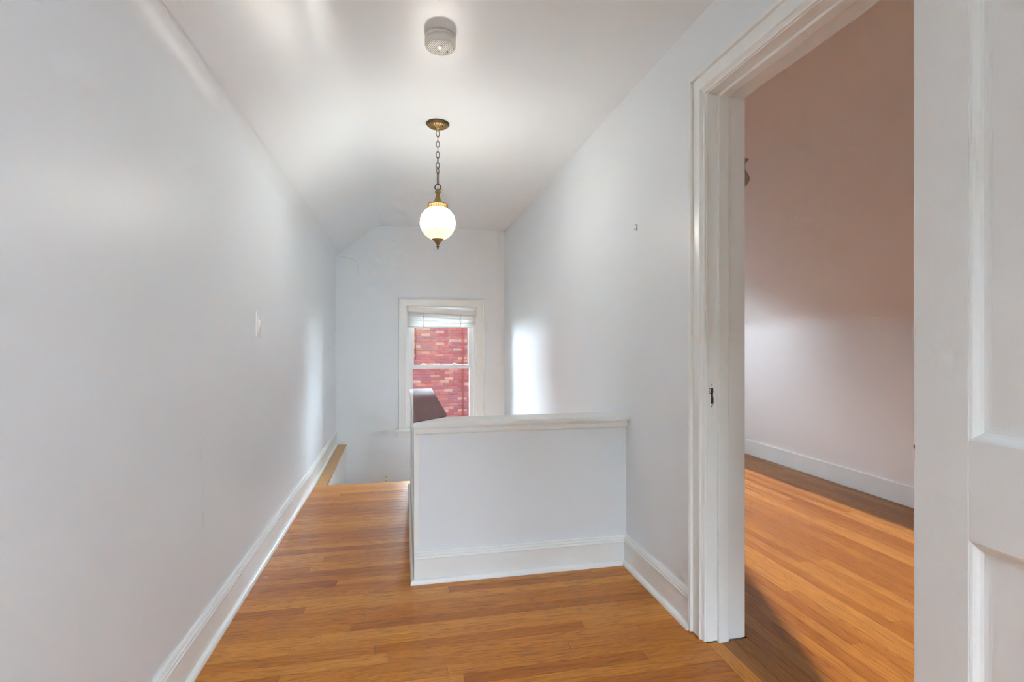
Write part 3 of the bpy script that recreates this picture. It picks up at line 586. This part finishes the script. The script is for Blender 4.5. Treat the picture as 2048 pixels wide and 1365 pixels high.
for i, vtx in enumerate(gb.data.vertices):
    p = Vector(vtx.co) + Vector((PX, PY, 1.638)) - Vector((PX, PY, GZ)); a = math.asin(max(-1, min(1, p.z / p.length))); t = math.atan2(p.y, p.x)
    q = abs(math.sin(9 * t + 6.5 * a)) * abs(math.sin(9 * t - 6.5 * a))
    up = min(1, max(0, (p.z + 0.050) / 0.055)); up = (up * up * (3 - 2 * up)) ** 1.6 * min(1, max(0.06, (0.080 - p.z) / 0.03))
    at.data[i].value = max(0.0, min(1.0, up * (0.75 + 0.25 * q) + (1 - up) * 0.012 * q))
obj('bottom_cup', MB().lathe([(0.0001, 1.706), (0.037, 1.703), (0.036, 1.699), (0.026, 1.691), (0.017, 1.681), (0.010, 1.670), (0.007, 1.665), (0.0001, 1.665)], (PX, PY, 0), 40), M_BRASS, pd)
obj('finial', MB().lathe([(0.006, 1.667), (0.006, 1.662), (0.003, 1.660), (0.010, 1.657), (0.010, 1.655), (0.005, 1.650), (0.0035, 1.645), (0.004, 1.639), (0.0001, 1.638)], (PX, PY, 0), 20), M_BRONZE, pd)

# ------------------------------------------------------------------ smoke detector
SX, SY = 0.1445, 2.103
sd = empty('smoke_detector', (SX, SY, CEIL)); tag(sd, 'round white smoke detector with ribbed face on the ceiling', 'smoke detector')
obj('mounting_base', MB().lathe([(0.062, 0), (0.062, -0.010), (0.060, -0.0115), (0.0001, -0.0115)], (SX, SY, CEIL), 48), M_SMOKE, sd)
obj('body', MB().lathe([(0.060, -0.0125), (0.0625, -0.014), (0.0625, -0.036), (0.060, -0.044), (0.057, -0.046), (0.0555, -0.0455), (0.0555, -0.0425), (0.0001, -0.0425)], (SX, SY, CEIL), 64), M_SMOKE, sd)
ang = math.radians(-68); ca, sa = math.cos(ang), math.sin(ang)
for i in range(15):
    d = -0.049 + 0.007 * i; hl = math.sqrt(max(0, 0.054 ** 2 - d * d))
    mb = MB().cbox(-hl, hl, d - 0.0020, d + 0.0020, CEIL - 0.0465, CEIL - 0.042, 0.0008)
    mb.v = [(SX + a * ca - b * sa, SY + a * sa + b * ca, c_) for a, b, c_ in mb.v]
    obj('grille_rib', mb, M_SMOKE, sd)
obj('test_button', MB().cbox(SX - 0.010, SX + 0.004, SY - 0.016, SY + 0.004, CEIL - 0.049, CEIL - 0.044, 0.002), M_PLATE, sd)
obj('indicator', MB().lathe([(0.004, -0.047), (0.0035, -0.0485), (0.0001, -0.0487)], (SX + 0.030, SY + 0.018, CEIL), 12), M_DARK, sd)
obj('vent_slot', MB().box(SX - 0.009, SX - 0.005, SY + 0.022, SY + 0.029, CEIL - 0.0478, CEIL - 0.044), M_DARK, sd)

# ------------------------------------------------------------------ switch, outlet, hook
sw = empty('light_switch', (XL, 2.735, 1.2015)); tag(sw, 'white light switch plate on the left wall', 'light switch')
obj('plate', MB().cbox(XL, XL + 0.006, 2.700, 2.770, 1.139, 1.264, 0.0025), M_PLATE, sw)
obj('toggle', MB().cbox(XL + 0.005, XL + 0.0085, 2.722, 2.748, 1.165, 1.238, 0.001), M_PLATE, sw)
v = [(XL + 0.008, 2.726, 1.178), (XL + 0.008, 2.744, 1.178), (XL + 0.008, 2.744, 1.225), (XL + 0.008, 2.726, 1.225), (XL + 0.010, 2.727, 1.181), (XL + 0.010, 2.743, 1.181), (XL + 0.017, 2.743, 1.219), (XL + 0.017, 2.727, 1.219)]
obj('paddle', MB().add(v, [(3, 2, 1, 0), (4, 5, 6, 7), (0, 1, 5, 4), (1, 2, 6, 5), (2, 3, 7, 6), (3, 0, 4, 7)]), M_PLATE, sw)
ol = empty('wall_outlet', (-0.193, YE, -0.355)); tag(ol, 'white outlet plate low on the end wall by the stairs', 'outlet')
obj('plate', MB().cbox(-0.228, -0.158, YE - 0.006, YE, -0.413, -0.298, 0.0025), M_PLATE, ol)
for zc in (-0.3345, -0.3765):
    r_ = obj('receptacle', MB().cbox(-0.210, -0.176, YE - 0.0085, YE - 0.004, zc - 0.0165, zc + 0.0165, 0.003), M_PLATE, ol)
    obj('slot', MB().box(-0.2025, -0.1985, YE - 0.0092, YE - 0.008, zc - 0.001, zc + 0.009), M_DARK, r_); obj('slot', MB().box(-0.1885, -0.1840, YE - 0.0092, YE - 0.008, zc - 0.001, zc + 0.009), M_DARK, r_)
    obj('slot', MB().box(-0.1955, -0.1905, YE - 0.0092, YE - 0.008, zc - 0.011, zc - 0.006), M_DARK, r_)
hk = empty('picture_hook', (XR, 2.306, 1.671)); tag(hk, 'tiny metal picture hook on the right wall', 'hook')
obj('strap', MB().cbox(XR - 0.0025, XR, 2.3035, 2.3075, 1.660, 1.684, 0.0008), M_HOOK, hk)
obj('hook_curl', MB().tube([(XR - 0.002, 2.3055, 1.662), (XR - 0.005, 2.3055, 1.657), (XR - 0.010, 2.3055, 1.657), (XR - 0.012, 2.3055, 1.663)], 0.0014, 6), M_HOOK, hk)
obj('nail', MB().tube([(XR + 0.001, 2.3055, 1.679), (XR - 0.009, 2.309, 1.685)], 0.0013, 6), M_HOOK, hk)

# ------------------------------------------------------------------ pendant in the side room, half hidden by the jamb
LX, LY = 2.0, 2.767
pl2 = empty('glass_pendant', (LX, LY, 2.05)); tag(pl2, 'grey textured glass pendant peeking past the door jamb', 'lamp')
obj('shade', MB().lathe([(0.0001, 2.048), (0.018, 2.054), (0.036, 2.068), (0.045, 2.083), (0.0485, 2.098), (0.046, 2.112), (0.038, 2.130), (0.028, 2.146), (0.023, 2.160), (0.022, 2.175), (0.024, 2.192), (0.032, 2.204), (0.042, 2.216), (0.034, 2.219), (0.0001, 2.219)], (LX, LY, 0), 36), M_CRYSTAL, pl2)
obj('stem', MB().lathe([(0.005, 2.218), (0.005, 2.340)], (LX, LY, 0), 12), M_BRONZE, pl2)
obj('canopy', MB().lathe([(0.008, 2.330), (0.016, 2.340), (0.018, 2.355)], (LX, LY, 0), 32), M_BRONZE, pl2)
